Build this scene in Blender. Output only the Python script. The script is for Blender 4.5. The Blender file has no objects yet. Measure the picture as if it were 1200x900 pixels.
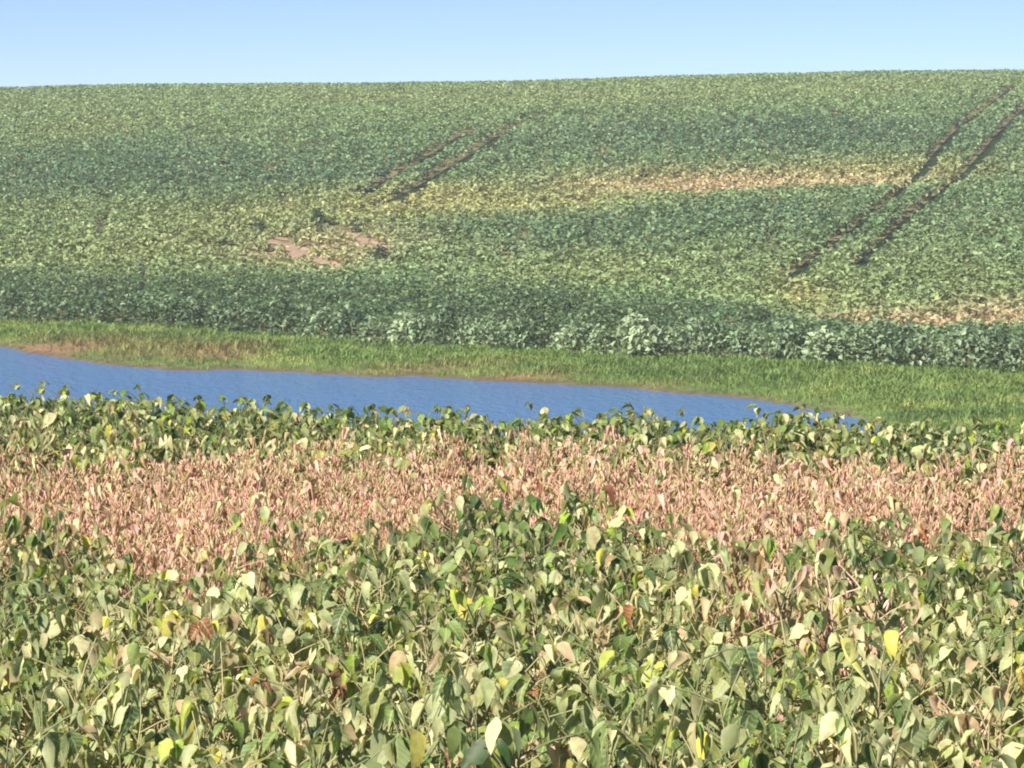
import bpy, math, random
import numpy as np
from mathutils import Matrix, Vector, Euler

random.seed(7)
rng = np.random.default_rng(11)
C = bpy.context.scene.collection
scene = bpy.context.scene

# ------------------------------------------------------------------ camera
FPX = 3403.0                       # focal length in pixels of a 1200 px wide frame
CAM_Z = 2.6
PITCH = math.atan(273.0 / FPX)
cam_data = bpy.data.cameras.new("camera")
cam_data.sensor_width = 36.0
cam_data.lens = 36.0 * FPX / 1200.0
cam_data.clip_start = 0.2
cam_data.clip_end = 20000.0
cam = bpy.data.objects.new("camera", cam_data)
cam.location = (0, 0, CAM_Z)
cam.rotation_euler = (math.pi / 2 - PITCH, 0, 0)
C.objects.link(cam)
scene.camera = cam

# ------------------------------------------------------------------ sky and sun
SUN_EL = math.radians(38)
SUN_AZ = math.radians(214)         # clockwise from +Y: behind the camera, to the left
world = bpy.data.worlds.new("World")
scene.world = world
world.use_nodes = True
nt = world.node_tree
nt.nodes.clear()
out = nt.nodes.new("ShaderNodeOutputWorld")
bg = nt.nodes.new("ShaderNodeBackground")
sky = nt.nodes.new("ShaderNodeTexSky")
sky.sky_type = 'NISHITA'
sky.sun_disc = False
sky.sun_elevation = SUN_EL
sky.sun_rotation = SUN_AZ
sky.altitude = 300.0
sky.air_density = 0.5
sky.dust_density = 0.0
sky.ozone_density = 6.0
tint = nt.nodes.new("ShaderNodeMix")
tint.data_type = 'RGBA'; tint.blend_type = 'MULTIPLY'
tint.inputs[0].default_value = 1.0
tint.inputs[7].default_value = (1.04, 0.935, 1.0, 1)
nt.links.new(sky.outputs[0], tint.inputs[6])
nt.links.new(tint.outputs[2], bg.inputs[0])
bg.inputs[1].default_value = 0.065
nt.links.new(bg.outputs[0], out.inputs[0])

sun_data = bpy.data.lights.new("sun", 'SUN')
sun_data.energy = 5.0
sun_data.angle = math.radians(0.53)
sun_data.color = (1.0, 0.91, 0.74)
sun = bpy.data.objects.new("sun", sun_data)
to_sun = Vector((math.sin(SUN_AZ) * math.cos(SUN_EL), math.cos(SUN_AZ) * math.cos(SUN_EL), math.sin(SUN_EL)))
sun.rotation_euler = to_sun.to_track_quat('Z', 'Y').to_euler()
sun.location = (-20, -20, 40)
C.objects.link(sun)

vs = scene.view_settings
vs.view_transform = 'Standard'
vs.look = 'None'
vs.exposure = 1.08
vs.gamma = 1.0
scene.cycles.max_bounces = 6
scene.cycles.transparent_max_bounces = 4
scene.cycles.pixel_filter_type = 'BLACKMAN_HARRIS'
scene.cycles.filter_width = 2.0

# ------------------------------------------------------------------ helpers
def tag(o, label=None, cat=None, group=None, kind=None):
    if label: o["label"] = label
    if cat: o["category"] = cat
    if group: o["group"] = group
    if kind: o["kind"] = kind
    return o

def sstep(a, b, x):
    t = np.clip((x - a) / (b - a), 0, 1)
    return t * t * (3 - 2 * t)

def _h(ix, iy, seed):
    n = (ix.astype(np.int64) * 374761393 + iy.astype(np.int64) * 668265263 + seed * 974634777) & 0x7fffffff
    n = ((n ^ (n >> 13)) * 1274126177) & 0x7fffffff
    n = (n ^ (n >> 16)) & 0xffff
    return n / 65535.0

def vnoise(x, y, seed=0):
    x = np.asarray(x, float); y = np.asarray(y, float)
    ix = np.floor(x); iy = np.floor(y)
    fx = x - ix; fy = y - iy
    fx = fx * fx * (3 - 2 * fx); fy = fy * fy * (3 - 2 * fy)
    a = _h(ix, iy, seed); b = _h(ix + 1, iy, seed); c = _h(ix, iy + 1, seed); d = _h(ix + 1, iy + 1, seed)
    return (a * (1 - fx) + b * fx) * (1 - fy) + (c * (1 - fx) + d * fx) * fy

def fbm(x, y, seed=0, n=3):
    s = 0; a = 0.5; t = 0
    for k in range(n):
        s = s + a * vnoise(x * 2 ** k, y * 2 ** k, seed + k); t += a; a *= 0.5
    return s / t

# ------------------------------------------------------------------ terrain shape
WATER_Z = -3.2
EDGE_X = [-9, -4.0, -2.6, -1.25, 0, 1.2, 2.4, 3.5, 8]
EDGE_D = [25.0, 23.1, 22.5, 21.8, 21.5, 21.3, 21.2, 21.0, 20.5]
SHORE_X = [-60, -40, -15, -11.8, -9.1, -4.4, 0, 2.1, 4.1, 5.9, 7.3, 8.4, 14, 20, 60]
SHORE_D = [112, 103, 85.8, 80.5, 77.6, 75.6, 73.1, 71.5, 69.5, 67.2, 64.0, 57.5, 52, 46, 44]
BELT_X = [-60, -40, -16.4, -10.5, -4.9, 0, 4.5, 8.7, 12.6, 25, 60]
BELT_D = [120, 108, 93, 89.5, 83.6, 79.4, 76.8, 74.1, 71.5, 66, 60]
_D = np.arange(0, 900, 0.5)
_s = np.interp(_D, [0, 90, 105, 135, 215, 320, 600, 700, 900], [.05, .05, .113, .113, .022, -.08, -.08, 0, 0])
_S = np.concatenate([[0], np.cumsum(0.5 * (_s[1:] + _s[:-1]) * 0.5)])

def edge_d(X): return np.interp(X, EDGE_X, EDGE_D)
def shore_d(X): return np.interp(X, SHORE_X, SHORE_D) + 1.1 * (vnoise(X * 0.45, X * 0 + 3, 4) - .5) + 0.6 * (vnoise(X * 2.3, X * 0, 5) - .5)
def belt_d(X): return np.interp(X, BELT_X, BELT_D) + 0.5 * (vnoise(X * 0.6, X * 0 + 9, 8) - .5)

def ground_z(X, Y):
    X = np.asarray(X, float); Y = np.asarray(Y, float)
    e = edge_d(X); s = shore_d(X); b = belt_d(X)
    z = -3.9 * sstep(e + 0.6, e + 15, Y)
    z = z + (WATER_Z + 0.02 + 3.9) * sstep(s - 3.5, s, Y) * (Y > e + 15)
    z = np.where(Y > s - 3.5, z + 0.07 * sstep(s, s + 0.35, Y) + 0.14 * sstep(s + 0.3, b, Y), z)
    Sy = np.interp(Y, _D, _S); Sb = np.interp(b, _D, _S)
    hill = np.where(Y > b, Sy - Sb, 0) + np.interp(X, [-60, -38, -19, 0, 38, 60], [1.3, .96, .15, -.52, -.44, -.3]) * sstep(b + 10, 200, Y)
    z = z + hill
    z = z + np.where(Y > b, 0.16 * (fbm(X / 9, Y / 9, 31) - .5) * sstep(b, b + 15, Y), 0)
    return z

SP, CP = math.sin(PITCH), math.cos(PITCH)
def project(X, Y, Z):
    z = Z - CAM_Z
    dep = Y * CP - z * SP
    return 600 + FPX * X / dep, 450 - FPX * (Y * SP + z * CP) / dep

def at(px, py, h=0.45):
    """point of the far slope (canopy height h) that shows at a place of the photograph"""
    D = np.arange(66, 232, 0.2)
    X = (px - 600) / FPX * D
    for _ in range(2):
        Z = ground_z(X, D) + h
        dep = D * CP - (Z - CAM_Z) * SP
        X = (px - 600) / FPX * dep
    _, yy = project(X, D, Z)
    k = int(np.argmin(np.abs(yy - py)))
    return float(X[k]), float(D[k])

def at_near(px, py, h=0.72):
    """point of the near field, canopy height h"""
    tb = (py - 450) / FPX
    ang = PITCH + math.atan(tb)
    D = (CAM_Z - h) / math.tan(ang)
    return (px - 600) / FPX * D * 1.003, D

# ------------------------------------------------------------------ materials
def mat_new(name):
    m = bpy.data.materials.new(name)
    m.use_nodes = True
    n = m.node_tree
    n.nodes.clear()
    o = n.nodes.new("ShaderNodeOutputMaterial")
    return m, n, o

def leaf_material(name, source, rough=0.5, transl=0.42, under=0.35, scale=40.0, spec=0.35, veins=False):
    """leaf surface: colour from the object or from the mesh, blotches, paler underside, some light through"""
    m, n, o = mat_new(name)
    L = n.links
    if source == 'OBJECT':
        c = n.nodes.new("ShaderNodeObjectInfo"); col = c.outputs['Color']
    else:
        c = n.nodes.new("ShaderNodeAttribute"); c.attribute_name = source; col = c.outputs['Color']
    tc = n.nodes.new("ShaderNodeNewGeometry")
    nz = n.nodes.new("ShaderNodeTexNoise"); nz.inputs['Scale'].default_value = scale; nz.inputs['Detail'].default_value = 3
    L.new(tc.outputs['Position'], nz.inputs['Vector'])
    mr = n.nodes.new("ShaderNodeMapRange"); mr.inputs[1].default_value = .3; mr.inputs[2].default_value = .7
    mr.inputs[3].default_value = .78; mr.inputs[4].default_value = 1.22
    L.new(nz.outputs['Fac'], mr.inputs[0])
    mul = n.nodes.new("ShaderNodeVectorMath"); mul.operation = 'SCALE'
    L.new(col, mul.inputs[0]); L.new(mr.outputs[0], mul.inputs['Scale'])
    if veins:
        def mth(op, a, b=None, c=None):
            q = n.nodes.new("ShaderNodeMath"); q.operation = op
            for k_, v_ in enumerate((a, b, c)):
                if v_ is None: continue
                if isinstance(v_, (int, float)): q.inputs[k_].default_value = v_
                else: L.new(v_, q.inputs[k_])
            return q.outputs[0]
        tco = n.nodes.new("ShaderNodeTexCoord"); sx = n.nodes.new("ShaderNodeSeparateXYZ")
        L.new(tco.outputs['Object'], sx.inputs[0])
        ax = mth('ABSOLUTE', sx.outputs[0])
        mid = mth('LESS_THAN', ax, .022)
        side = mth('SUBTRACT', 1.0, mth('MULTIPLY', mth('SUBTRACT', 1.0, mth('POWER', mth('ABSOLUTE', mth('SINE', mth('MULTIPLY', mth('SUBTRACT', sx.outputs[1], mth('MULTIPLY', ax, .9)), 22.0))), .3)), 1.0))
        fac = mth('ADD', mth('MULTIPLY', mid, .55), mth('MULTIPLY', mth('SUBTRACT', 1.0, side), .6))
        vm = n.nodes.new("ShaderNodeMix"); vm.data_type = 'RGBA'
        vm.inputs[7].default_value = (.50, .52, .30, 1)
        L.new(fac, vm.inputs[0]); L.new(mul.outputs[0], vm.inputs[6])
        mul_out = vm.outputs[2]
    else:
        mul_out = mul.outputs[0]
    mixb = n.nodes.new("ShaderNodeMix"); mixb.data_type = 'RGBA'
    mixb.inputs[7].default_value = (.34, .36, .24, 1)
    bf = n.nodes.new("ShaderNodeMath"); bf.operation = 'MULTIPLY'; bf.inputs[1].default_value = under
    L.new(tc.outputs['Backfacing'], bf.inputs[0]); L.new(bf.outputs[0], mixb.inputs[0]); L.new(mul_out, mixb.inputs[6])
    p = n.nodes.new("ShaderNodeBsdfPrincipled")
    p.inputs['Roughness'].default_value = rough
    p.inputs['Specular IOR Level'].default_value = spec
    L.new(mixb.outputs[2], p.inputs['Base Color'])
    t = n.nodes.new("ShaderNodeBsdfTranslucent")
    warm = n.nodes.new("ShaderNodeMix"); warm.data_type = 'RGBA'; warm.blend_type = 'MULTIPLY'; warm.inputs[0].default_value = 1
    warm.inputs[7].default_value = (1.25, 1.3, .6, 1)
    L.new(mixb.outputs[2], warm.inputs[6]); L.new(warm.outputs[2], t.inputs[0])
    ms = n.nodes.new("ShaderNodeMixShader"); ms.inputs[0].default_value = transl
    L.new(p.outputs[0], ms.inputs[1]); L.new(t.outputs[0], ms.inputs[2]); L.new(ms.outputs[0], o.inputs[0])
    return m

M_LEAF = leaf_material("leaf_surface", 'OBJECT', veins=True)
M_CROP = leaf_material("crop_leaf_surface", 'col')
M_FAR = leaf_material("far_crop_surface", 'col', rough=0.55, transl=0.3, under=0.15, scale=6.0, spec=0.3)
M_GRASS = leaf_material("grass_surface", 'col', rough=0.6, transl=0.3, under=0.0, scale=3.0, spec=0.2)

def stem_material(name, source):
    m, n, o = mat_new(name)
    L = n.links
    if source == 'OBJECT':
        c = n.nodes.new("ShaderNodeObjectInfo"); col = c.outputs['Color']
    else:
        c = n.nodes.new("ShaderNodeAttribute"); c.attribute_name = source; col = c.outputs['Color']
    nz = n.nodes.new("ShaderNodeTexNoise"); nz.inputs['Scale'].default_value = 90
    g = n.nodes.new("ShaderNodeNewGeometry"); L.new(g.outputs['Position'], nz.inputs['Vector'])
    mr = n.nodes.new("ShaderNodeMapRange"); mr.inputs[3].default_value = .6; mr.inputs[4].default_value = 1.4
    L.new(nz.outputs['Fac'], mr.inputs[0])
    mul = n.nodes.new("ShaderNodeVectorMath"); mul.operation = 'SCALE'
    L.new(col, mul.inputs[0]); L.new(mr.outputs[0], mul.inputs['Scale'])
    p = n.nodes.new("ShaderNodeBsdfPrincipled"); p.inputs['Roughness'].default_value = .75
    p.inputs['Specular IOR Level'].default_value = .2
    L.new(mul.outputs[0], p.inputs['Base Color']); L.new(p.outputs[0], o.inputs[0])
    return m
M_STEM = stem_material("stem_surface", 'OBJECT')

# ground: soil, with thatch and mud laid down as a surface attribute
m, n, o = mat_new("ground_surface")
L = n.links
at_ = n.nodes.new("ShaderNodeAttribute"); at_.attribute_name = "col"
g = n.nodes.new("ShaderNodeNewGeometry")
nz = n.nodes.new("ShaderNodeTexNoise"); nz.inputs['Scale'].default_value = 2.5; nz.inputs['Detail'].default_value = 8; nz.inputs['Roughness'].default_value = .7
L.new(g.outputs['Position'], nz.inputs['Vector'])
mr = n.nodes.new("ShaderNodeMapRange"); mr.inputs[1].default_value = .25; mr.inputs[2].default_value = .75; mr.inputs[3].default_value = .6; mr.inputs[4].default_value = 1.4
L.new(nz.outputs['Fac'], mr.inputs[0])
mul = n.nodes.new("ShaderNodeVectorMath"); mul.operation = 'SCALE'
L.new(at_.outputs['Color'], mul.inputs[0]); L.new(mr.outputs[0], mul.inputs['Scale'])
bp = n.nodes.new("ShaderNodeBump"); bp.inputs['Strength'].default_value = .7; bp.inputs['Distance'].default_value = .08
L.new(nz.outputs['Fac'], bp.inputs['Height'])
p = n.nodes.new("ShaderNodeBsdfPrincipled"); p.inputs['Roughness'].default_value = .92; p.inputs['Specular IOR Level'].default_value = .15
L.new(mul.outputs[0], p.inputs['Base Color']); L.new(bp.outputs[0], p.inputs['Normal']); L.new(p.outputs[0], o.inputs[0])
M_GROUND = m

# pond water
m, n, o = mat_new("pond_water")
L = n.links
g = n.nodes.new("ShaderNodeNewGeometry")
mp = n.nodes.new("ShaderNodeMapping"); mp.inputs['Scale'].default_value = (1.0, 0.35, 1)
L.new(g.outputs['Position'], mp.inputs[0])
n1 = n.nodes.new("ShaderNodeTexNoise"); n1.inputs['Scale'].default_value = 5.5; n1.inputs['Detail'].default_value = 4; n1.inputs['Roughness'].default_value = .6
L.new(mp.outputs[0], n1.inputs['Vector'])
bp = n.nodes.new("ShaderNodeBump"); bp.inputs['Strength'].default_value = 1.0; bp.inputs['Distance'].default_value = .13
L.new(n1.outputs['Fac'], bp.inputs['Height'])
p = n.nodes.new("ShaderNodeBsdfPrincipled")
p.inputs['Base Color'].default_value = (.06, .175, .43, 1)
p.inputs['Roughness'].default_value = .12
p.inputs['IOR'].default_value = 1.33
L.new(bp.outputs[0], p.inputs['Normal']); L.new(p.outputs[0], o.inputs[0])
M_WATER = m

# ------------------------------------------------------------------ mesh building
def build_mesh(name, verts, faces_list, mat, cols=None, smooth=False):
    """faces_list: list of (n,k) int arrays, cols: per vertex rgb"""
    me = bpy.data.meshes.new(name)
    nv = len(verts)
    me.vertices.add(nv)
    me.vertices.foreach_set("co", np.ascontiguousarray(verts, np.float32).ravel())
    loops = np.concatenate([f.ravel() for f in faces_list]).astype(np.int32)
    tot = np.concatenate([np.full(len(f), f.shape[1], np.int32) for f in faces_list])
    st = np.concatenate([[0], np.cumsum(tot)[:-1]]).astype(np.int32)
    me.loops.add(len(loops)); me.loops.foreach_set("vertex_index", loops)
    me.polygons.add(len(tot)); me.polygons.foreach_set("loop_start", st)
    try: me.polygons.foreach_set("loop_total", tot)
    except Exception: pass
    me.polygons.foreach_set("use_smooth", np.full(len(tot), smooth))
    if cols is not None:
        a = me.color_attributes.new("col", 'FLOAT_COLOR', 'POINT')
        c4 = np.ones((nv, 4), np.float32); c4[:, :3] = cols
        a.data.foreach_set("color", c4.ravel())
    me.materials.append(mat)
    me.update(calc_edges=True)
    return me

def link(name, me, parent=None):
    o = bpy.data.objects.new(name, me)
    C.objects.link(o)
    if parent: o.parent = parent
    return o

def stamp(tv, tfs, mats, cols):
    """lay copies of a template (verts, [faces]) through N 3x4 matrices; returns verts, faces, vertex colours"""
    N = len(mats); k = len(tv)
    V = np.einsum('nij,kj->nki', mats[:, :, :3], tv) + mats[:, None, :, 3]
    off = (np.arange(N) * k)[:, None, None]
    F = [(f[None] + off).reshape(-1, f.shape[1]) for f in tfs]
    return V.reshape(-1, 3), F, np.repeat(cols, k, axis=0)

def joined(name, parts, mat, smooth=False):
    V = []; F = {}; Cc = []; o = 0
    for v, fs, c in parts:
        V.append(v); Cc.append(c)
        for f in fs: F.setdefault(f.shape[1], []).append(f + o)
        o += len(v)
    return build_mesh(name, np.concatenate(V), [np.concatenate(x) for x in F.values()], mat, np.concatenate(Cc), smooth)

# leaflet templates: base at origin, running along +Y, upper side +Z, length 1
def leaflet_template(fold, droop, twist, width=0.54, curl=0.0, crinkle=.03, low=False):
    rr_ = random.Random(int(fold * 100 + droop * 1000 + twist * 10000) + 9)
    ys = [0.0, .07, .20, .38, .58, .78, .92, 1.0]
    ws = [0.0, .56, .92, 1.0, .82, .48, .17, 0.0]
    if low:
        ys = [0.0, .16, .42, .70, .90, 1.0]; ws = [0.0, .80, 1.0, .64, .24, 0.0]
    v = []; 
    def bend(x, y):
        z = -droop * y * y + curl * abs(x) * 1.2 + fold * abs(x)
        a = twist * y
        k = crinkle if 0 < y < 1 else 0
        return (x * math.cos(a) + rr_.uniform(-k, k), y * (1 - .18 * droop * y), z + x * math.sin(a) + rr_.uniform(-1.6 * k, 1.6 * k))
    v.append(bend(0, 0))
    for y, w in zip(ys[1:-1], ws[1:-1]):
        h = w * width / 2
        v += [bend(-h, y), bend(0, y), bend(h, y)]
    v.append(bend(0, 1.0))
    tri = [(0, 2, 1), (0, 3, 2)]; quad = []
    nr = len(ys) - 2
    for r in range(nr - 1):
        a = 1 + 3 * r; b = a + 3
        quad += [(a, a + 1, b + 1, b), (a + 1, a + 2, b + 2, b + 1)]
    a = 1 + 3 * (nr - 1); e = 3 * nr + 1
    tri += [(a, a + 1, e), (a + 1, a + 2, e)]
    return np.array(v), [np.array(tri), np.array(quad)]

SHAPES = [(.25, .25, .1), (.5, .45, -.3), (.1, .7, .3), (.8, .3, .2, .5), (-.2, .5, -.2, .6), (.35, .1, .5, .6), (1.1, .5, .6, .44), (.7, .9, -.6, .5)]
DRY_SHAPES = [(1.6, .8, 1.0, .5), (1.3, 1.2, -1.1, .45), (2.0, .5, .6, .5)]
LEAFLETS = [leaflet_template(*a_) for a_ in SHAPES]; DRY_LEAFLETS = [leaflet_template(*a_) for a_ in DRY_SHAPES]
LOW_LEAFLETS = [leaflet_template(*a_, low=True) for a_ in SHAPES]; LOW_DRY = [leaflet_template(*a_, low=True) for a_ in DRY_SHAPES]

def tube_template(pts, radii, sides=3):
    v = []; q = []
    for i, (p0, r) in enumerate(zip(pts, radii)):
        for k in range(sides):
            a = 2 * math.pi * k / sides
            v.append((p0[0] + r * math.cos(a), p0[1], p0[2] + r * math.sin(a)) if abs(pts[-1][1] - pts[0][1]) > abs(pts[-1][2] - pts[0][2])
                     else (p0[0] + r * math.cos(a), p0[1] + r * math.sin(a), p0[2]))
    for i in range(len(pts) - 1):
        for k in range(sides):
            a = i * sides + k; b = i * sides + (k + 1) % sides
            q.append((a, b, b + sides, a + sides))
    return np.array(v), [np.array(q)]

PETIOLE = tube_template([(0, 0, 0), (0, .09, .012), (0, .18, .01)], [.0036, .0028, .0022])
POD = (np.array([(0, 0, 0), (-.1, .3, .0), (.1, .3, .0), (0, .33, .09), (0, .3, -.05), (-.1, .7, -.03), (.1, .7, -.03), (0, .7, .08), (0, .68, -.1), (0, 1, -.05)]),
       [np.array([(0, 3, 1), (0, 2, 3), (0, 1, 4), (0, 4, 2), (5, 7, 9), (7, 6, 9), (6, 8, 9), (8, 5, 9)]),
        np.array([(1, 3, 7, 5), (3, 2, 6, 7), (2, 4, 8, 6), (4, 1, 5, 8)])])

def frame(d, up):
    """3x3 with Y along d, Z as near to up as it can be"""
    d = d.normalized(); x = d.cross(up)
    if x.length < 1e-4: x = Vector((1, 0, 0))
    x.normalize(); z = x.cross(d)
    return Matrix((x, d, z)).transposed()

# ------------------------------------------------------------------ a soybean plant as a recipe
def plant_spec(kind, r):
    """list of leaves [(matrix4, petiole?, [leaflet(template idx, matrix4 local)])], pods [(matrix)], stem points"""
    H = r.uniform(.48, .70) if kind != 'dry' else r.uniform(.46, .68)
    lean = Vector((r.uniform(-.12, .12), r.uniform(-.12, .12), 0))
    def sp(t): return Vector((lean.x * t * t, lean.y * t * t, H * t))
    leaves = []; pods = []
    nleaf = {'green': 13, 'mixed': 13, 'dry': 3}[kind]
    az = r.uniform(0, 6.28)
    for i in range(nleaf):
        t = .35 + .65 * ((i + r.random() * .8) / nleaf)
        if kind == 'dry': t = r.uniform(.3, .95)
        az += 2.4 + r.uniform(-.4, .4)
        el = r.uniform(.15, 1.05) if t > .6 else r.uniform(-.1, .6)
        d = Vector((math.cos(az) * math.cos(el), math.sin(az) * math.cos(el), math.sin(el)))
        M = Matrix.Translation(sp(t)) @ frame(d, Vector((0, 0, 1))).to_4x4()
        Mi = M.inverted().to_3x3()
        tip = Vector((0, .178, .01))
        lf = []
        size = r.uniform(.064, .116) * (1.0 if t < .92 else .8)
        wilt = r.uniform(0, 1) ** (1.0 if kind == 'green' else .6)
        for k, da in enumerate((0, 1.35, -1.35)):
            a2 = az + da + r.uniform(-.35, .35)
            dr = -(.1 + 1.25 * wilt) + r.uniform(-.3, .35)
            dd = Vector((math.cos(a2) * math.cos(dr), math.sin(a2) * math.cos(dr), math.sin(dr)))
            up = Vector((r.uniform(-.6, .5), r.uniform(-.7, .4), 1.0))
            F = (Mi @ frame(dd, up)).to_4x4()
            s = size * (1.08 if k == 0 else .92) * r.uniform(.9, 1.1)
            offs = Vector((0, 0, 0)) if k == 0 else Vector((.012 * (1 if k == 1 else -1), -.018, 0))
            if kind == 'dry': idx = 10 + r.randrange(3); s *= .8
            elif kind == 'mixed' and r.random() < .3: idx = 10 + r.randrange(3)
            else: idx = r.randrange(8)
            lf.append((idx, Matrix.Translation(tip + offs) @ F @ Matrix.Scale(s, 4)))
        leaves.append((M, lf))
    npod = {'green': 2, 'mixed': 6, 'dry': 60}[kind]
    for i in range(npod):
        t = r.uniform(.3, 1.0)
        a = r.uniform(0, 6.28); el = r.uniform(-1.3, -.1) if r.random() < .45 else r.uniform(.4, 1.4)
        if kind == 'dry': el = r.uniform(.9, 1.5) * (1 if r.random() < .7 else -1)
        d = Vector((math.cos(a) * math.cos(el), math.sin(a) * math.cos(el), math.sin(el)))
        rad = r.uniform(0, .05) if kind != 'dry' else r.uniform(0, .09)
        pods.append(Matrix.Translation(sp(t) + Vector((math.cos(a) * rad, math.sin(a) * rad, 0))) @ frame(d, Vector((0, 0, 1))).to_4x4() @ Matrix.Scale(r.uniform(.042, .062), 4))
    twigs = []
    if kind == 'dry':
        for i in range(8):
            t = r.uniform(.2, .75); a = r.uniform(0, 6.28); el = r.uniform(1.0, 1.48)
            d = Vector((math.cos(a) * math.cos(el), math.sin(a) * math.cos(el), math.sin(el)))
            twigs.append(Matrix.Translation(sp(t)) @ frame(d, Vector((0, 0, 1))).to_4x4() @ Matrix.Scale(r.uniform(.8, 1.6), 4))
    stem = [sp(t) for t in (0, .35, .7, 1.0)]
    return dict(kind=kind, H=H, leaves=leaves, pods=pods, stem=stem, twigs=twigs)

PAL = {
    'green':  [(.11, .19, .05), (.13, .22, .06), (.09, .15, .05), (.17, .26, .07), (.21, .28, .10)],
    'dark':   [(.045, .09, .035), (.06, .11, .045)],
    'pale':   [(.38, .43, .22), (.46, .50, .27), (.32, .38, .20), (.52, .54, .31)],
    'olive':  [(.26, .29, .10), (.31, .33, .12), (.21, .25, .08)],
    'lime':   [(.25, .38, .05), (.36, .42, .06)],
    'yellow': [(.62, .58, .10), (.55, .50, .12)],
    'cream':  [(.64, .60, .36), (.70, .65, .42), (.55, .51, .30)],
    'tan':    [(.58, .42, .28), (.48, .35, .21), (.62, .47, .32)],
    'pink':   [(.78, .475, .435), (.70, .42, .39), (.81, .55, .49)],
    'rust':   [(.30, .11, .05), (.24, .09, .06)],
}
MIX = {
    'green':  [('green', 36), ('dark', 8), ('pale', 28), ('olive', 16), ('lime', 4), ('cream', 9), ('yellow', 1.2), ('tan', 2)],
    'mixed':  [('green', 12), ('dark', 3), ('pale', 20), ('olive', 22), ('lime', 5), ('cream', 24), ('yellow', 2.5), ('tan', 13), ('rust', 1.5)],
    'yellowed': [('yellow', 55), ('lime', 30), ('olive', 15)],
    'limy':   [('lime', 70), ('green', 20), ('olive', 10)],
    'rusty':  [('rust', 45), ('tan', 40), ('pink', 15)],
    'dry':    [('pink', 46), ('tan', 26), ('cream', 20), ('olive', 6), ('rust', 3)],
}
def pick(kind, r):
    names, w = zip(*MIX[kind])
    c = r.choice(PAL[r.choices(names, w)[0]])
    j = r.uniform(.82, 1.2)
    return (c[0] * j, c[1] * j, c[2] * j, 1.0)

def stem_col(kind, r):
    c = {'green': (.22, .24, .12), 'mixed': (.38, .33, .18), 'dry': (.74, .49, .42)}[kind]
    j = r.uniform(.75, 1.15)
    return (c[0] * j, c[1] * j, c[2] * j, 1)

def mound(x, y): return .80 + .42 * float(vnoise(np.array([x * 1.5]), np.array([y * 1.2]), 55)[0])
R = random.Random(5)
SPECS = {k: [plant_spec(k, R) for _ in range(n)] for k, n in (('green', 18), ('mixed', 16), ('dry', 16))}

# ------------------------------------------------------------------ near field: what grows where
DRY_BLOBS = [  # px, py, rx, ry, weight
    (60, 565, 300, 56, 1.3), (350, 555, 300, 50, 1.25), (640, 548, 300, 44, 1.25), (950, 552, 380, 44, 1.25), (1180, 560, 300, 42, 1.2),
    (220, 605, 230, 32, .9), (420, 640, 90, 34, .55), (430, 690, 60, 24, .5), (1130, 590, 60, 40, .7),
    (880, 655, 70, 40, .9), (990, 680, 70, 30, .8), (100, 690, 55, 22, .5), (170, 680, 50, 20, .4),
    (1150, 790, 50, 40, .75), (320, 760, 50, 50, .5), (610, 690, 60, 20, .5), (860, 610, 110, 24, .7),
    (560, 885, 30, 15, .5), (820, 720, 40, 15, .4),
]
GREEN_BLOBS = [(575, 612, 90, 26, 1.2), (690, 605, 70, 20, .9), (450, 610, 60, 16, .7), (800, 625, 60, 20, .7), (1040, 605, 50, 30, .9), (40, 620, 70, 22, .7), (330, 620, 40, 16, .5),
               (0, 700, 80, 60, .6), (720, 800, 200, 60, .4), (1190, 640, 60, 50, .6), (450, 840, 60, 60, .5)]
def blob_field(blobs, X, Y, conv=at_near):
    s = np.zeros(np.shape(X))
    for px, py, rx, ry, w in blobs:
        cx, cy = conv(px, py)
        _, y0 = conv(px, py - ry); _, y1 = conv(px, py + ry)
        RX = rx / FPX * cy; RY = max(abs(y0 - y1) / 2, .15)
        q = ((X - cx) / RX) ** 2 + ((Y - cy) / RY) ** 2
        s = np.maximum(s, w * np.exp(-q ** 1.3 * .7))
    return s
def dryness(X, Y):
    d = blob_field(DRY_BLOBS, X, Y) - .8 * blob_field(GREEN_BLOBS, X, Y) + .75 * (fbm(X * 1.5, Y * 1.1, 50) - .47)
    e = edge_d(X) - Y                     # the last metres in front of the pond are green again
    d = d - 1.1 * sstep(1.05, .55, e + .5 * (vnoise(X * .9, Y * 0, 77) - .5))
    return d

# plant positions: jittered grid, 16 plants to the square metre
cell = .25
gx, gy = np.meshgrid(np.arange(-8, 8, cell), np.arange(7.6, 26, cell))
gx = gx.ravel() + rng.uniform(-.11, .11, gx.size); gy = gy.ravel() + rng.uniform(-.11, .11, gy.size)
keep = (np.abs(gx) < .1763 * gy * 1.1 + 2.0) & (gy < edge_d(gx) + .15)
gx, gy = gx[keep], gy[keep]
ex = rng.uniform(-6.2, 6.2, 570)
ey = edge_d(ex) + .12 - rng.uniform(0, 1.0, ex.size)
gx = np.concatenate([gx, ex]); gy = np.concatenate([gy, ey])
dr = dryness(gx, gy)
kinds = np.where(dr + rng.normal(0, .1, dr.size) > .55, 2, np.where(dr + rng.normal(0, .24, dr.size) > .06, 1, 0))
# thirds show largest first
px, py = project(gx, gy, .65)
infr = (px > -5) & (px < 1205) & (py < 935)
order = np.argsort(gy)
idx_front = [i for i in order if infr[i]][:262]
front = np.zeros(gx.size, bool); front[idx_front] = True
KN = ['green', 'mixed', 'dry']

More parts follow.
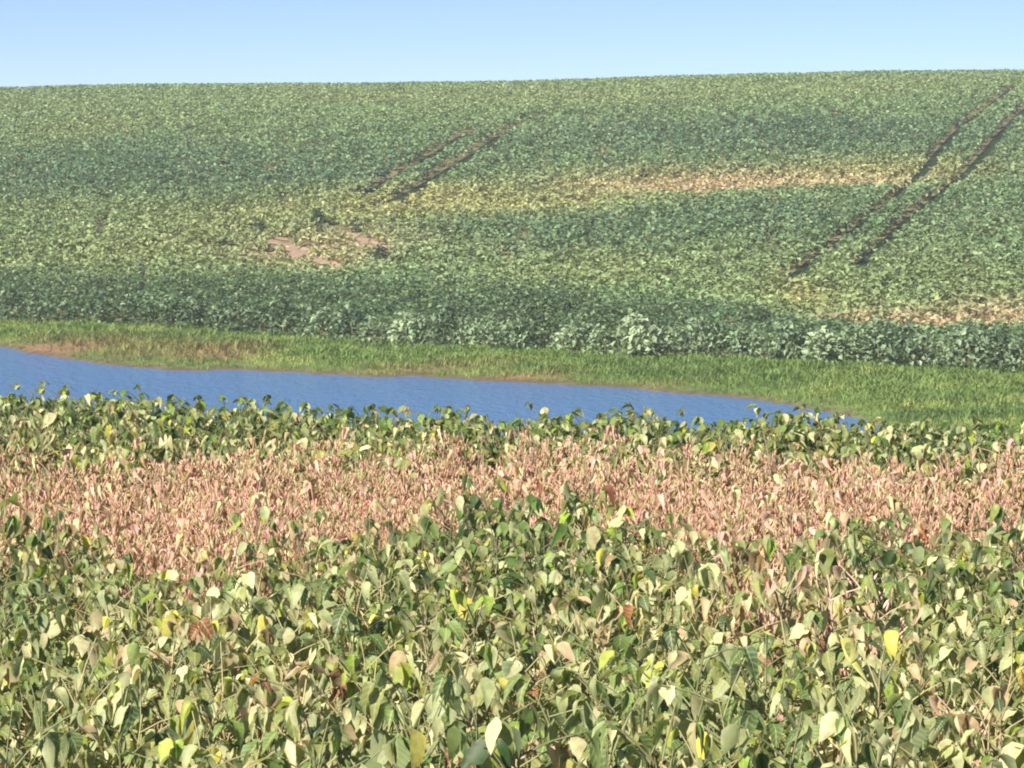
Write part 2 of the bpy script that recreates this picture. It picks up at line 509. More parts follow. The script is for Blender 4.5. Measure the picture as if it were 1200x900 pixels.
LM = [build_mesh("leaflet", v, f, M_LEAF, smooth=True) for v, f in LEAFLETS]
DM = [build_mesh("leaflet", v, f, M_LEAF, smooth=True) for v, f in DRY_LEAFLETS]
PM = build_mesh("leaf", PETIOLE[0], PETIOLE[1], M_STEM, smooth=True)
PODM = build_mesh("pod", POD[0], POD[1], M_STEM, smooth=True)
TWIGM = build_mesh("twig", PETIOLE[0], PETIOLE[1], M_STEM, smooth=True)
STEMS = {}
for k in KN:
    for j, s in enumerate(SPECS[k]):
        v, f = tube_template([tuple(p) for p in s['stem']], [.006, .005, .004, .003], 4)
        STEMS[(k, j)] = build_mesh("stem", v, f, M_STEM, smooth=True)

GROUPS = {'green': ("leafy green soybean plant in the dense foreground crop", "leafy green soybean plants in the foreground"),
          'mixed': ("yellowing soybean plant with cream and green leaves in the foreground crop", "yellowing soybean plants in the foreground"),
          'dry': ("dried brown soybean plant with bare stems and pods in the foreground crop", "dried soybean plants in the foreground")}

def new_plant(kind, x, y, z, r, label, group, name="soybean_plant", palette=None):
    j = r.randrange(len(SPECS[kind])); s = SPECS[kind][j]
    root = bpy.data.objects.new(name, None)
    root.empty_display_size = .1
    root.location = (x, y, z)
    root.rotation_euler = (0, 0, r.uniform(0, 6.28))
    sc = r.uniform(.88, 1.13); root.scale = (sc, sc, sc * mound(x, y))
    C.objects.link(root)
    tag(root, label, "plant", group)
    pc = palette or kind
    st = link("stem", STEMS[(kind, j)], root); st.color = stem_col(kind, r)
    for M, lf in s['leaves']:
        o = link("leaf", PM, root); o.matrix_basis = M; o.color = stem_col(kind, r)
        base = pick(pc, r)
        for idx, m4 in lf:
            q = link("leaflet", LM[idx] if idx < 10 else DM[idx - 10], o)
            q.matrix_basis = m4
            c = pick(pc, r) if (idx >= 10 or r.random() < .35) else base
            jit = r.uniform(.88, 1.12)
            q.color = (c[0] * jit, c[1] * jit, c[2] * jit, 1)
    for M in s['pods']:
        o = link("pod", PODM, root); o.matrix_basis = M; o.color = stem_col(kind, r)
    for M in s['twigs']:
        o = link("twig", TWIGM, root); o.matrix_basis = M; o.color = stem_col(kind, r)
    return root

R = random.Random(21)
SPECIAL = [  # place in the photograph, palette, label
    (236, 690, 'yellowed', "soybean plant with small bright yellow leaves, left of the middle just below the dry band"),
    (565, 672, 'limy', "lime green soybean plant glowing in the middle of the photo below the dry band"),
    (232, 850, 'limy', "lime green soybean plant near the bottom edge, left of the middle"),
    (450, 850, 'limy', "bright green soybean plant at the bottom edge just left of the middle"),
    (1020, 775, 'yellowed', "soybean plant with bright yellow leaves in the lower right of the photo"),
    (440, 735, 'limy', "small lime green soybean plant left of the middle in the foreground crop"),
    (840, 870, 'limy', "lime green soybean plant by the bottom edge, right of the middle"),
    (555, 892, 'rusty', "soybean plant with rust brown leaves at the middle of the bottom edge"),
    (1160, 800, 'rusty', "dead soybean plant with dark reddish brown leaves near the right edge"),
    (325, 790, 'rusty', "soybean plant with withered orange tan leaves in the lower left of the photo"),
    (130, 715, 'rusty', "soybean plant with withered tan leaves near the left edge below the dry band"),
    (985, 690, 'rusty', "withered reddish brown soybean plant right of the middle below the dry band"),
]
special = {}
for a_, b_, pal, lab in SPECIAL:
    x, y = at_near(a_, b_, .80)
    i = min((q for q in idx_front if q not in special), key=lambda q: (gx[q] - x) ** 2 + (gy[q] - y) ** 2)
    special[i] = (pal, lab)
for i in idx_front:
    if i in special:
        pal, lab = special[i]
        sp_ = new_plant('mixed', float(gx[i]), float(gy[i]), 0.0, R, lab, None, palette=pal)
        sp_.scale = (1.06, 1.06, 1.17)
    else:
        k = KN[kinds[i]]
        new_plant(k, float(gx[i]), float(gy[i]), 0.0, R, *GROUPS[k])

# ------------------------------------------------------------------ the rest of the near crop, joined
def flatten(spec):
    """arrays of 4x4 per template key"""
    d = {}
    for M, lf in spec['leaves']:
        d.setdefault(('pet', 0), []).append(M)
        for idx, m4 in lf: d.setdefault(('leaf', idx), []).append(M @ m4)
    for M in spec['pods']: d.setdefault(('pod', 0), []).append(M)
    for M in spec['twigs']: d.setdefault(('pet', 0), []).append(M)
    return {k: np.array([[list(r_) for r_ in m] for m in v]) for k, v in d.items()}
FLAT = {k: [flatten(s) for s in SPECS[k]] for k in KN}
TEMPL = {('pet', 0): PETIOLE, ('pod', 0): POD}
for i, t in enumerate(LOW_LEAFLETS): TEMPL[('leaf', i)] = t
for i, t in enumerate(LOW_DRY): TEMPL[('leaf', 10 + i)] = t

def colour_table(kind, n=400):
    r = random.Random(len(kind) * 3 + 1)
    return np.array([pick(kind, r)[:3] for _ in range(n)])
CT = {k: colour_table(k) for k in ('green', 'mixed', 'dry')}

def place(M4, x, y, z, a, s, squat=1.0):
    c, sn = math.cos(a) * s, math.sin(a) * s
    W = np.array([[c, -sn, 0, x], [sn, c, 0, y], [0, 0, s * squat, z], [0, 0, 0, 1]])
    return (W @ M4)[:, :3, :]

def crop_parts(ids, r, hscale=1.0, zf=None, squat=1.0, lumpy=False):
    acc = {}; 
    for i in ids:
        k = KN[kinds[i]]; j = r.integers(len(FLAT[k]))
        a = r.uniform(0, 6.28); s = r.uniform(.9, 1.12) * hscale
        if lumpy: squat = mound(gx[i], gy[i])
        for key, M in FLAT[k][j].items():
            W = place(M, gx[i], gy[i], 0.0 if zf is None else zf, a, s, squat)
            n_ = len(W)
            if key[0] == 'leaf':
                c = CT[k][r.integers(0, 400, n_)]
            else:
                b = np.array(stem_col(k, random)[:3]) ; c = b[None] * r.uniform(.8, 1.2, (n_, 1))
                if key[0] == 'pod': c = CT['dry'][r.integers(0, 400, n_)] if k == 'dry' else c
            A = acc.setdefault(key, ([], [])); A[0].append(W); A[1].append(c)
        # stem
        S = SPECS[k][j]['stem']
        t = [tuple(p_) for p_ in S]
        v, f = tube_template(t, [.005, .005, .004, .003], 3)
        W = place(np.eye(4)[None], gx[i], gy[i], 0, a, s, squat)
        acc.setdefault(('raw', 0), []).append((v, f, W, np.array(stem_col(k, random)[:3])))
    parts = []
    for key, val in acc.items():
        if key[0] == 'raw':
            for v, f, W, c in val: parts.append(stamp(v, f, W, c[None]))
        else:
            parts.append(stamp(*TEMPL[key], np.concatenate(val[0]), np.concatenate(val[1])))
    return parts

edge_gap = edge_d(gx) - gy
rest = ~front
dryset = [i for i in np.nonzero(rest & (kinds == 2))[0]]
edgeset_all = [i for i in np.nonzero(rest & (kinds != 2) & (edge_gap < 2.6))[0]]
midset = [i for i in np.nonzero(rest & (kinds != 2) & (edge_gap >= 2.6))[0]]
# the outermost row, seen against the pond: plants of their own
pxr, _ = project(gx, gy, .65)
single = []
for i in sorted(edgeset_all, key=lambda q: edge_gap[q]):
    if len(single) < 42 and -20 < pxr[i] < 1220 and all(abs(pxr[i] - pxr[q]) > 17 for q in single): single.append(i)
edgeset = [i for i in edgeset_all if i not in set(single)]

g2 = np.random.default_rng(3)
o = link("soybean_crop", joined("soybean_crop", crop_parts(midset, g2, lumpy=True), M_CROP, True))
tag(o, "mixed green and yellowing soybean crop in the middle of the near field", "crop", kind="stuff")
o = link("dry_soybean_crop", joined("dry_soybean_crop", crop_parts(dryset, g2), M_CROP, True))
tag(o, "pinkish dried soybean crop with bare stems in a band across the near field", "crop", kind="stuff")
o = link("edge_soybean_crop", joined("edge_soybean_crop", crop_parts(edgeset, g2, 1.03, squat=.85), M_CROP, True))
tag(o, "strip of greener soybean crop between the pinkish dry band and the pond", "crop", kind="stuff")
for i in single:
    kinds[i] = 0 if g2.random() < .75 else 1
for i in single:
    o = link("soybean_plant", joined("soybean_plant", crop_parts([i], g2, 1.03, squat=.86), M_CROP, True))
    # put the origin at the plant's foot
    o.data.transform(Matrix.Translation((-float(gx[i]), -float(gy[i]), 0)))
    o.location = (float(gx[i]), float(gy[i]), 0)
    s = random.uniform(.85, 1.04)
    o.scale = (s, s, s)
    tag(o, "green soybean plant in the last row of the near field against the pond", "plant", "soybean plants in the last row before the pond")

# ------------------------------------------------------------------ far slope: what grows where
def hill_field(blobs, X, Y): return blob_field(blobs, X, Y, conv=lambda a, b: at(a, b))
HB = {
    'dark': [(80, 200, 330, 36, .9), (330, 195, 240, 26, .9), (560, 180, 130, 26, .6), (880, 158, 330, 22, 1.0), (700, 150, 120, 22, .7), (780, 262, 330, 24, .75), (960, 285, 160, 26, .5),
             (640, 285, 130, 22, .5), (1120, 250, 120, 30, .5), (1180, 200, 90, 30, .5), (1150, 125, 120, 20, .3), (1100, 300, 140, 25, .25)],
    'olive': [(380, 290, 75, 30, .8), (170, 285, 230, 34, .9), (60, 250, 150, 20, .5), (420, 240, 160, 22, .7), (600, 112, 350, 12, .6), (850, 104, 380, 10, .6), (200, 120, 300, 16, .3), (690, 315, 130, 18, .8), (900, 310, 160, 24, .5),
              (950, 345, 90, 22, .7), (1140, 330, 90, 16, .5), (100, 150, 70, 16, .6), (240, 315, 200, 14, .5), (520, 300, 90, 26, .35)],
    'yellow': [(520, 228, 110, 14, 1.0), (620, 232, 130, 14, 1.0), (740, 212, 100, 14, .8), (1040, 198, 120, 14, .7), (470, 238, 90, 12, .8), (940, 338, 30, 14, .7), (340, 250, 110, 14, .4)],
    'tan': [(830, 209, 140, 11, 1.1), (960, 206, 110, 9, .8), (1110, 370, 120, 12, 1.2), (1180, 362, 70, 14, 1.1), (720, 216, 60, 7, .6), (390, 285, 90, 22, .6), (1020, 368, 60, 8, .7)],
    'bare': [(1130, 376, 80, 5, .8)],
}
TRACKS = [[(425, 221), (480, 192), (520, 168), (556, 146)],
          [(455, 228), (500, 208), (560, 172), (612, 141), (640, 128)],
          [(925, 318), (960, 290), (1000, 262), (1040, 232), (1082, 194), (1112, 160), (1135, 137), (1165, 115), (1193, 94)],
          [(1000, 310), (1025, 286), (1065, 250), (1100, 222), (1140, 190), (1168, 158), (1190, 134), (1215, 112)]]
BARE = [([at(a, b, .1) for a, b in t], w_) for t, w_ in (([(316, 280), (334, 288), (356, 299), (392, 315)], .5), ([(384, 266), (404, 272), (428, 283), (454, 298)], .42),
        ([(238, 290), (275, 296), (312, 300), (345, 304)], .48), ([(300, 272), (318, 275), (338, 280)], .2))]
TRACKS_W = [[at(a, b, .5) for a, b in t] for t in TRACKS]
def seg_dist(X, Y, P):
    d = np.full(X.shape, 1e9)
    for (x0, y0), (x1, y1) in zip(P[:-1], P[1:]):
        vx, vy = x1 - x0, y1 - y0
        t = np.clip(((X - x0) * vx + (Y - y0) * vy) / (vx * vx + vy * vy), 0, 1)
        d = np.minimum(d, np.hypot(X - x0 - t * vx, Y - y0 - t * vy))
    return d

FARC = dict(base=(.155, .25, .12), dark=(.08, .155, .095), olive=(.235, .285, .125), yellow=(.34, .335, .15), tan=(.45, .36, .235), belt=(.065, .12, .06))
def hill_colour(X, Y, b):
    w = .6 + .8 * fbm(X / 5, Y / 8, 91)
    c = np.tile(np.array(FARC['base']), (len(X), 1))
    f = {k: np.clip(hill_field(v, X, Y) * w, 0, 1) for k, v in HB.items()}
    nz = fbm(X / 7, Y / 10, 61)
    c = c * (1 - sstep(.5, .85, nz)[:, None] * .4) + np.array(FARC['olive']) * (sstep(.5, .85, nz)[:, None] * .4)
    for k in ('dark', 'olive', 'yellow', 'tan'):
        a = f[k][:, None]; c = c * (1 - a) + np.array(FARC[k]) * a
    bw = belt_weight(X, Y, b)
    a = (bw * (1 - f['tan']))[:, None]
    c = c * (1 - a) + np.array(FARC['belt']) * (.62 + .8 * fbm(X / 1.4, Y / 1.6, 66))[:, None] * a
    h = .62 - .18 * f['olive'] - .25 * f['yellow'] - .38 * f['tan'] + .06 * f['dark'] + .25 * bw
    return c, np.clip(h, .15, 1.0), f['bare'], bw
def belt_weight(X, Y, b):
    wdt = np.interp(X, [-16, -8, 0, 6, 9, 14], [11, 14, 16, 11, 7, 6])
    return sstep(1.15, .45, (Y - b) / wdt + .5 * (fbm(X / 3, Y / 4, 41) - .5))

def sample_hill(y0, y1, dens):
    """plants between two distances; density per square metre"""
    w0 = .1763 * 1.13
    area = w0 * (y1 ** 2 - y0 ** 2)
    n_ = int(area * dens)
    Y = np.sqrt(rng.uniform(y0 ** 2, y1 ** 2, n_)); X = rng.uniform(-1, 1, n_) * w0 * Y
    return X, Y

RHOMB = (np.array([(0, 0, 0), (-.34, .45, .12), (0, 1, -.12), (.34, .45, .12), (0, .45, 0)]),
         [np.array([(0, 4, 1), (1, 4, 2), (0, 3, 4), (4, 3, 2)])])
RHOMB2 = (np.array([(0, 0, 0), (-.36, .5, .14), (0, 1, -.1), (.36, .5, .14)]),
          [np.array([(0, 2, 1), (0, 3, 2)])])

def rand_frames(n_, tilt_lo, tilt_hi, size):
    """leaf frames: direction hangs or rises, upper side mostly skyward"""
    az = rng.uniform(0, 2 * np.pi, n_); el = rng.uniform(tilt_lo, tilt_hi, n_)
    d = np.stack([np.cos(az) * np.cos(el), np.sin(az) * np.cos(el), np.sin(el)], 1)
    up = np.stack([rng.normal(-.1, .5, n_), rng.normal(-.15, .5, n_), np.ones(n_)], 1)
    x = np.cross(d, up); x /= np.linalg.norm(x, axis=1)[:, None]
    z = np.cross(x, d)
    M = np.stack([x, d, z], 2) * size[:, None, None]
    return M

def crop_mesh(X, Y, nleaf, leaf_size, radius, name, templ, belt=None):
    b = belt_d(X)
    ok = Y > b + .15
    X, Y, b = X[ok], Y[ok], b[ok]
    c, h, bare, bw = hill_colour(X, Y, b)
    ok = (bare + .12 * rng.normal(size=len(X)) + .5 * (vnoise(X * 1.1, Y * .5, 88) - .5) < .5)
    for T in TRACKS_W: ok &= seg_dist(X, Y, T) > .32
    for P_, w_ in BARE: ok &= seg_dist(X, Y, P_) > w_ * (.45 + 1.2 * vnoise(X * 1.5, Y * .7, 88))
    near_belt = (Y - b) < np.interp(X, [-16, -8, 0, 6, 9, 14], [9, 12, 13, 9, 6, 5])
    if belt is True: ok &= near_belt
    if belt is False: ok &= ~near_belt
    X, Y, c, h, bw = X[ok], Y[ok], c[ok], h[ok], bw[ok]
    tdp = np.minimum.reduce([seg_dist(X, Y, T) for T in TRACKS_W])
    amp = np.clip((tdp - 1.0) / 3, .15, 1) * np.interp(Y, [80, 150, 195], [1, .6, .25])
    h = h * (1 + amp * .6 * (fbm(X / 1.7, Y / .9, 71) - .5)) * (1 + amp * rng.uniform(-.12, .12, len(X)))
    c = c * (rng.uniform(.78, 1.25, len(X))[:, None])
    n_ = len(X)
    Z = ground_z(X, Y)
    P = n_ * nleaf
    hx = np.repeat(h, nleaf)
    # leaves over an upright dome
    u = rng.uniform(-.25, 1, P); az = rng.uniform(0, 2 * np.pi, P)
    rr = np.sqrt(1 - np.clip(u, 0, 1) ** 2) * rng.uniform(.6, 1.05, P) * radius * (.6 + .5 * hx)
    px_ = np.repeat(X, nleaf) + rr * np.cos(az); py_ = np.repeat(Y, nleaf) + rr * np.sin(az)
    pz_ = np.repeat(Z, nleaf) + hx * (.5 + .5 * u)
    size = leaf_size * rng.uniform(.7, 1.35, P)
    td = np.minimum.reduce([seg_dist(px_, py_, T) * f_ for T, f_ in zip(TRACKS_W, (.74, .74, .95, .95))])
    gapw = np.interp(py_, [80, 200], [.27, .42]) * (.8 + .5 * vnoise(px_ * .9, py_ * .25, 33))
    kl = td > gapw
    M = np.concatenate([rand_frames(P, -1.0, .8, size), np.stack([px_, py_, pz_], 1)[:, :, None]], 2)
    cc = np.repeat(c, nleaf, 0) * rng.uniform(.65, 1.35, (P, 1))
    palef = (rng.random(P) < .16)[:, None]
    cc = np.where(palef, cc * .5 + np.array([.20, .24, .13]), cc)
    return joined(name, [stamp(*templ, M[kl], cc[kl])], M_FAR)

X, Y = sample_hill(70, 110, 3.6)
o = link("waterside_soybean_crop", crop_mesh(X, Y, 70, .13, .40, "waterside_soybean_crop", RHOMB, True))
tag(o, "tall dark bluish green soybean crop above the grass bank, foot of the slope", "crop", kind="stuff")
X, Y = sample_hill(71, 130, 4.6)
Xb, Yb = sample_hill(130, 226, 3.3)
o = link("hillside_soybean_crop", crop_mesh(np.concatenate([X, Xb]), np.concatenate([Y, Yb]), 22, .18, .32, "hillside_soybean_crop", RHOMB2, False))
tag(o, "soybean crop in dark, olive and yellow patches covering the far slope", "crop", kind="stuff")

# bushes that stand out along the front of the belt
def bush_mesh(seed, w, h, nl, col, leaf=.12):
    g_ = np.random.default_rng(seed)
    u = g_.uniform(-.6, 1, nl); az = g_.uniform(0, 6.28, nl)
    lob = 1 + .25 * np.sin(az * 2 + g_.uniform(0, 6)) + .2 * np.sin(az * 3 + g_.uniform(0, 6))
    r_ = np.sqrt(1 - np.clip(u, 0, 1) ** 2) * g_.uniform(.55, 1.0, nl) * w * lob
    z = h * (.42 + .55 * u) * g_.uniform(.85, 1.1, nl)
    P = np.stack([r_ * np.cos(az), r_ * np.sin(az) * .8, np.clip(z, .02, None)], 1)
    M = np.concatenate([rand_frames(nl, -1.1, 1.0, leaf * g_.uniform(.7, 1.3, nl)), P[:, :, None]], 2)
    cc = np.array(col)[None] * g_.uniform(.6, 1.45, (nl, 1))
    pale = (g_.random(nl) < .22)[:, None]
    cc = np.where(pale, cc * .4 + np.array([.20, .27, .18]), cc)
    return joined("foliage", [stamp(*RHOMB, M, cc)], M_FAR)
BUSH = [bush_mesh(100 + k, .46, .98, 230, (.08, .14, .075), .14) for k in range(5)]
MIDB = [bush_mesh(150 + k, .62, 1.0, 330, (.19, .27, .165), .14) for k in range(4)]
PALEB = [bush_mesh(200 + k, .55, .85, 320, (.30, .38, .25), .15) for k in range(3)]
DARKB = [bush_mesh(300 + k, .30, .7, 220, (.025, .05, .028)) for k in range(2)]
bstem_v, bstem_f = tube_template([(0, 0, 0), (.02, 0, .3), (0, 0, .6)], [.02, .015, .01], 5)
BSTEM = build_mesh("stem", bstem_v, bstem_f, M_STEM)
def bush(me, x, y, label, group=None, s=1.0):
    z = float(ground_z(np.array([x]), np.array([y]))[0])
    r_ = bpy.data.objects.new("soybean_bush", None); r_.empty_display_size = .1
    C.objects.link(r_); r_.location = (x, y, z - .01); r_.rotation_euler = (0, 0, random.uniform(0, 6.28)); r_.scale = (s, s, s)
    f = link("foliage", me, r_); st = link("stem", BSTEM, r_); st.color = (.15, .17, .09, 1)
    tag(r_, label, "plant", group)
    return r_
for k, px_ in enumerate(np.arange(-20, 1225, 27)):
    if min(abs(px_ - q) for q in (475, 660, 745, 960)) < 16: continue
    x, y = at(px_ + random.uniform(-8, 8), 410, .0)
    y = float(belt_d(np.array([x]))[0]); x = (px_ - 600) / FPX * y; y = float(belt_d(np.array([x]))[0]) + random.uniform(-.4, .1)
    dk_ = px_ < 380 or k % 4 == 0
    bush((BUSH if dk_ else MIDB)[k % 4], x, y, "dark green soybean bush in the front row above the grass bank" if dk_ else "broad grey green soybean bush among darker ones in the front row above the bank",
         "dark soybean bushes in the front row above the grass bank" if dk_ else "grey green soybean bushes in the front row above the grass bank", random.uniform(.8, 1.3))
for px_, lab, s in ((475, "broad grey green soybean bush above the bank, left of the photo's middle", 1.15),
                    (660, "small pale soybean bush sticking out over the grass bank, right of the photo's middle", .8),
                    (745, "widest pale grey green soybean bush in the front row above the bank", 1.3),
                    (960, "pale grey green soybean bush in the front row on the right above the bank", 1.1)):
    y = 78.0
    for _ in range(4):
        x = (px_ - 600) / FPX * y; y = float(belt_d(np.array([x]))[0])
    bush(PALEB[int(px_) % 3], x, y - .5, lab, None, s * 1.1)
for px_, py_, lab, s in ((446, 312, "lone dark green bush just right of the bare pinkish soil patch", 1.0),
                         (302, 272, "dark green bush above the left end of the bare soil patch", .8),
                         (372, 264, "dark green bush right above the bare soil patch", .9),
                         (418, 268, "small dark bush above the upper strip of bare soil", .7)):
    x, y = at(px_, py_ + 4, 0.0)
    bush(DARKB[0 if s > .85 else 1], x, y, lab, None, s * 1.2)

# ------------------------------------------------------------------ bank grass
gn = 130000
w0 = .1763 * 1.15
Yg = np.sqrt(rng.uniform(48 ** 2, 96 ** 2, gn)); Xg = rng.uniform(-1, 1, gn) * w0 * Yg
sh = shore_d(Xg); bb = belt_d(Xg)
ok = (Yg > sh - .05) & (Yg < bb + .5)
Xg, Yg, sh, bb = Xg[ok], Yg[ok], sh[ok], bb[ok]
MUD = [(70, 408, 90, 9, 1.0), (250, 415, 60, 8, .9), (180, 412, 60, 8, .6), (620, 441, 60, 4, .7), (510, 432, 90, 3, .6), (760, 452, 60, 4, .4)]
def mud(X, Y): return blob_field([m_ for m_ in MUD], X, Y, conv=lambda a, b_: at(a, b_, .02))
mu = mud(Xg, Yg)
ok = ((mu + .15 * rng.normal(size=len(Xg)) < .5) | (rng.random(len(Xg)) < .22)) & (vnoise(Xg * 1.5, Yg * 1.5, 12) + .4 > rng.random(len(Xg)))
Xg, Yg, sh, bb, mu = Xg[ok], Yg[ok], sh[ok], bb[ok], mu[ok]
t = (Yg - sh) / (bb - sh)
hgt = (.11 + .17 * sstep(.0, .5, t)) * (.5 + .9 * fbm(Xg / 1.2, Yg / .8, 15)) * rng.uniform(.6, 1.4, len(Xg))
TUFT_V = []; TUFT_F = []
gr = np.random.default_rng(8)
for k in range(5):
    a = gr.uniform(0, 6.28); l_ = gr.uniform(.3, .9); q = len(TUFT_V); bx_, by_ = gr.uniform(-.25, .25, 2)
    dx, dy = math.cos(a), math.sin(a); w = .05
    TUFT_V += [(bx_ - dy * w, by_ + dx * w, 0), (bx_ + dy * w, by_ - dx * w, 0), (bx_ + dx * l_ * .4 + dy * w * .7, by_ + dy * l_ * .4 - dx * w * .7, .6), (bx_ + dx * l_ * .4 - dy * w * .7, by_ + dy * l_ * .4 + dx * w * .7, .6), (bx_ + dx * l_, by_ + dy * l_, .85)]
    TUFT_F += [[q, q + 1, q + 2, q + 3], [q + 3, q + 2, q + 4]]
TUFT = (np.array(TUFT_V), [np.array([f for f in TUFT_F if len(f) == 4]), np.array([f for f in TUFT_F if len(f) == 3])])
a = rng.uniform(0, 6.28, len(Xg))
z0 = np.zeros(len(Xg))
Mg = np.stack([np.stack([np.cos(a) * hgt, -np.sin(a) * hgt, z0, Xg], 1), np.stack([np.sin(a) * hgt, np.cos(a) * hgt, z0, Yg], 1),
               np.stack([z0, z0, hgt, ground_z(Xg, Yg) - .01], 1)], 1)
gc = np.array([.175, .265, .085])[None] * np.ones((len(Xg), 1))
ny = fbm(Xg / 2.2, Yg / 1.5, 19)
gc = gc * (1 - sstep(.5, .8, ny)[:, None]) + np.array([.29, .35, .12]) * sstep(.5, .8, ny)[:, None]
gc = gc * (1 - sstep(.5, .2, ny)[:, None] * .6) + np.array([.09, .15, .055]) * sstep(.5, .2, ny)[:, None] * .6
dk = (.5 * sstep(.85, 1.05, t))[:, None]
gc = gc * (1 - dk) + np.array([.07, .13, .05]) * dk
br = (np.clip(mu, 0, 1) * .8)[:, None]; gc = gc * (1 - br) + np.array([.26, .17, .10]) * br
gc = gc * rng.uniform(.7, 1.3, (len(Xg), 1))
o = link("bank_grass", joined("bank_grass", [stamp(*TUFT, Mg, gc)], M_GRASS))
tag(o, "short yellow green grass on the bank between the pond and the crop", "grass", kind="stuff")

# ------------------------------------------------------------------ ground sheet, water, tracks, bare soil
def axis(parts): return np.unique(np.concatenate(parts))
xs = axis([-np.geomspace(60, 3000, 18)[::-1], np.arange(-60, -20, 1.0), np.arange(-20, 20, .33), np.arange(20, 60, 1.0), np.geomspace(60, 3000, 18)])
ys = axis([-np.geomspace(5, 1500, 12)[::-1], np.arange(-4, 24, .5), np.arange(24, 60, 1.0), np.arange(60, 100, .25), np.arange(100, 240, .8), np.geomspace(240, 6000, 30)])
GX, GY = np.meshgrid(xs, ys)
GZ = ground_z(GX, GY) + .02 * (vnoise(GX * 3, GY * 3, 2) - .5) * (np.abs(GX) < 60)
nx, ny_ = len(xs), len(ys)
V = np.stack([GX, GY, GZ], 2).reshape(-1, 3)
ii = np.arange(nx * ny_).reshape(ny_, nx)
F = np.stack([ii[:-1, :-1], ii[:-1, 1:], ii[1:, 1:], ii[1:, :-1]], 2).reshape(-1, 4)
fx, fy = V[:, 0], V[:, 1]
soil = np.array([.30, .205, .145])
gcol = np.tile(soil, (len(V), 1))
s_ = shore_d(fx); b_ = belt_d(fx)
bank = (sstep(s_ - .1, s_ + .2, fy) * sstep(b_ + .8, b_, fy))[:, None]
gcol = gcol * (1 - bank) + np.array([.13, .18, .06]) * bank
mm = (np.clip(mud(fx, fy), 0, 1) * (fy > 56) * (fy < 110))[:, None]
gcol = gcol * (1 - mm) + np.array([.26, .16, .10]) * mm
wet = (sstep(s_ + .45, s_ + .15, fy) * (fy > 40))[:, None]
gcol = gcol * (1 - wet * .75) + np.array([.07, .06, .04]) * wet * .75
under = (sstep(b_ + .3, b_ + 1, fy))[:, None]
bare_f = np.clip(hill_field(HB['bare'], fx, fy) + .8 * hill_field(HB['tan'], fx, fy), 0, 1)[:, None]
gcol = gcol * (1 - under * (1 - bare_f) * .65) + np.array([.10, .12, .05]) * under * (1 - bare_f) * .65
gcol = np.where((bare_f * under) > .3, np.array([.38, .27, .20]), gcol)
near = (fy < 27)[:, None]
gcol = np.where(near, np.array([.32, .22, .16]), gcol)
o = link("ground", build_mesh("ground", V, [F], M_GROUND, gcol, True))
tag(o, "brown soil sheet of the field rising to a low hill beyond the pond", kind="structure")

wx = np.linspace(-70, 30, 26); wy = np.linspace(27, 118, 24)
WX, WY = np.meshgrid(wx, wy)
V = np.stack([WX, WY, np.full(WX.shape, WATER_Z)], 2).reshape(-1, 3)
ii = np.arange(V.shape[0]).reshape(len(wy), len(wx))
F = np.stack([ii[:-1, :-1], ii[:-1, 1:], ii[1:, 1:], ii[1:, :-1]], 2).reshape(-1, 4)
cx = V[F].mean(1)
F = F[(cx[:, 1] < shore_d(cx[:, 0]) + 5)]
o = link("pond", build_mesh("pond", V, [F], M_WATER))
tag(o, "blue rippled pond water lying between the near field and the bank", kind="structure")

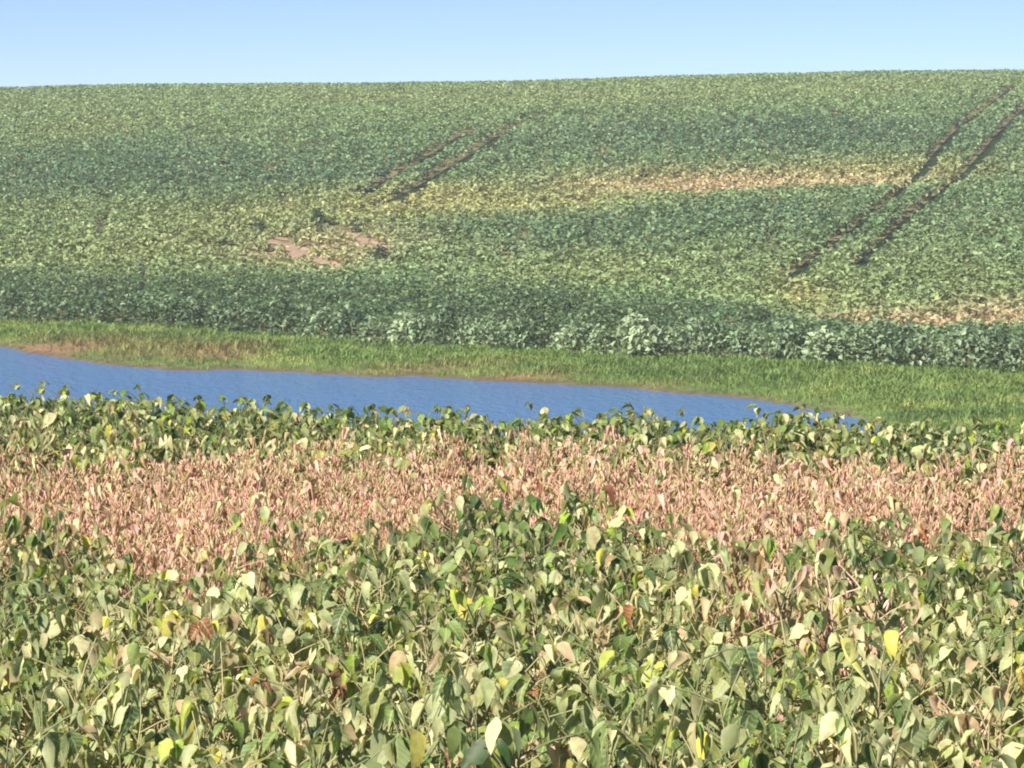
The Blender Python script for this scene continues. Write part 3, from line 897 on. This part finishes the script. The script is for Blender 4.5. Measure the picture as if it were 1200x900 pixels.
def ribbon(name, P, w, lift, col, label, taper=False):
    P = np.array(P); out_v = []
    n_ = 60
    d = np.concatenate([[0], np.cumsum(np.hypot(*np.diff(P, axis=0).T))])
    tt = np.linspace(0, d[-1], n_)
    cx_ = np.interp(tt, d, P[:, 0]); cy_ = np.interp(tt, d, P[:, 1])
    dx, dy = np.gradient(cx_), np.gradient(cy_); l_ = np.hypot(dx, dy); nx_, ny2 = -dy / l_, dx / l_
    rows = []
    for s in (-1, -.33, .33, 1):
        ww = w * (np.sin(np.pi * (tt / d[-1]) ** .8) ** .5 * (.55 + .9 * vnoise(tt * 1.3, tt * 0 + s * 3, 6)) + .02) if taper else w
        a_, b2 = cx_ + nx_ * ww * s, cy_ + ny2 * ww * s
        rows.append(np.stack([a_, b2, ground_z(a_, b2) + lift + .012 * (1 - abs(s))], 1))
    V = np.stack(rows, 1).reshape(-1, 3)
    ii = np.arange(len(V)).reshape(n_, 4)
    F = np.stack([ii[:-1, :-1], ii[:-1, 1:], ii[1:, 1:], ii[1:, :-1]], 2).reshape(-1, 4)
    o = link(name, build_mesh(name, V, [F], M_GROUND, np.tile(np.array(col), (len(V), 1)), True))
    tag(o, label, kind="structure")
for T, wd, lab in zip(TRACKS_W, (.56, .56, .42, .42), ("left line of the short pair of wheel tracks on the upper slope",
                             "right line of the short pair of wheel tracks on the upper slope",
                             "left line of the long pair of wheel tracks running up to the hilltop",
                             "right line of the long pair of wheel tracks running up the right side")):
    ribbon("wheel_track", T, wd, .03, (.018, .034, .015), lab)  # soil colour darkened to stand in for shade between the crop walls
for (P_, wd), lab in zip(BARE, ("broadest slanting streak of bare pinkish soil on the lower slope, left of centre",
                            "upper right streak of bare pinkish soil, leading to the lone dark bush",
                            "thin level streak of bare soil on the far left of the eroded patch",
                            "smallest streak of bare soil at the upper left of the eroded patch")):
    ribbon("bare_soil", P_, wd, .035, (.30, .215, .165), lab, True)

# ------------------------------------------------------------------ haze: thin summer air over the whole place
me = bpy.data.meshes.new("haze")
x0, x1, y0, y1, z0_, z1_ = -320, 320, -30, 420, -60, 14
me.from_pydata([(x0, y0, z0_), (x1, y0, z0_), (x1, y1, z0_), (x0, y1, z0_), (x0, y0, z1_), (x1, y0, z1_), (x1, y1, z1_), (x0, y1, z1_)], [],
               [(3, 2, 1, 0), (4, 5, 6, 7), (0, 1, 5, 4), (1, 2, 6, 5), (2, 3, 7, 6), (3, 0, 4, 7)])
m, n, o = mat_new("haze_air")
pv = n.nodes.new("ShaderNodeVolumePrincipled")
pv.inputs['Color'].default_value = (.84, .93, 1.0, 1)
pv.inputs['Density'].default_value = 0.0007
n.links.new(pv.outputs[0], o.inputs['Volume'])
me.materials.append(m)
o = link("haze", me)
tag(o, "thin pale haze in the air over the field and the far slope", kind="stuff")
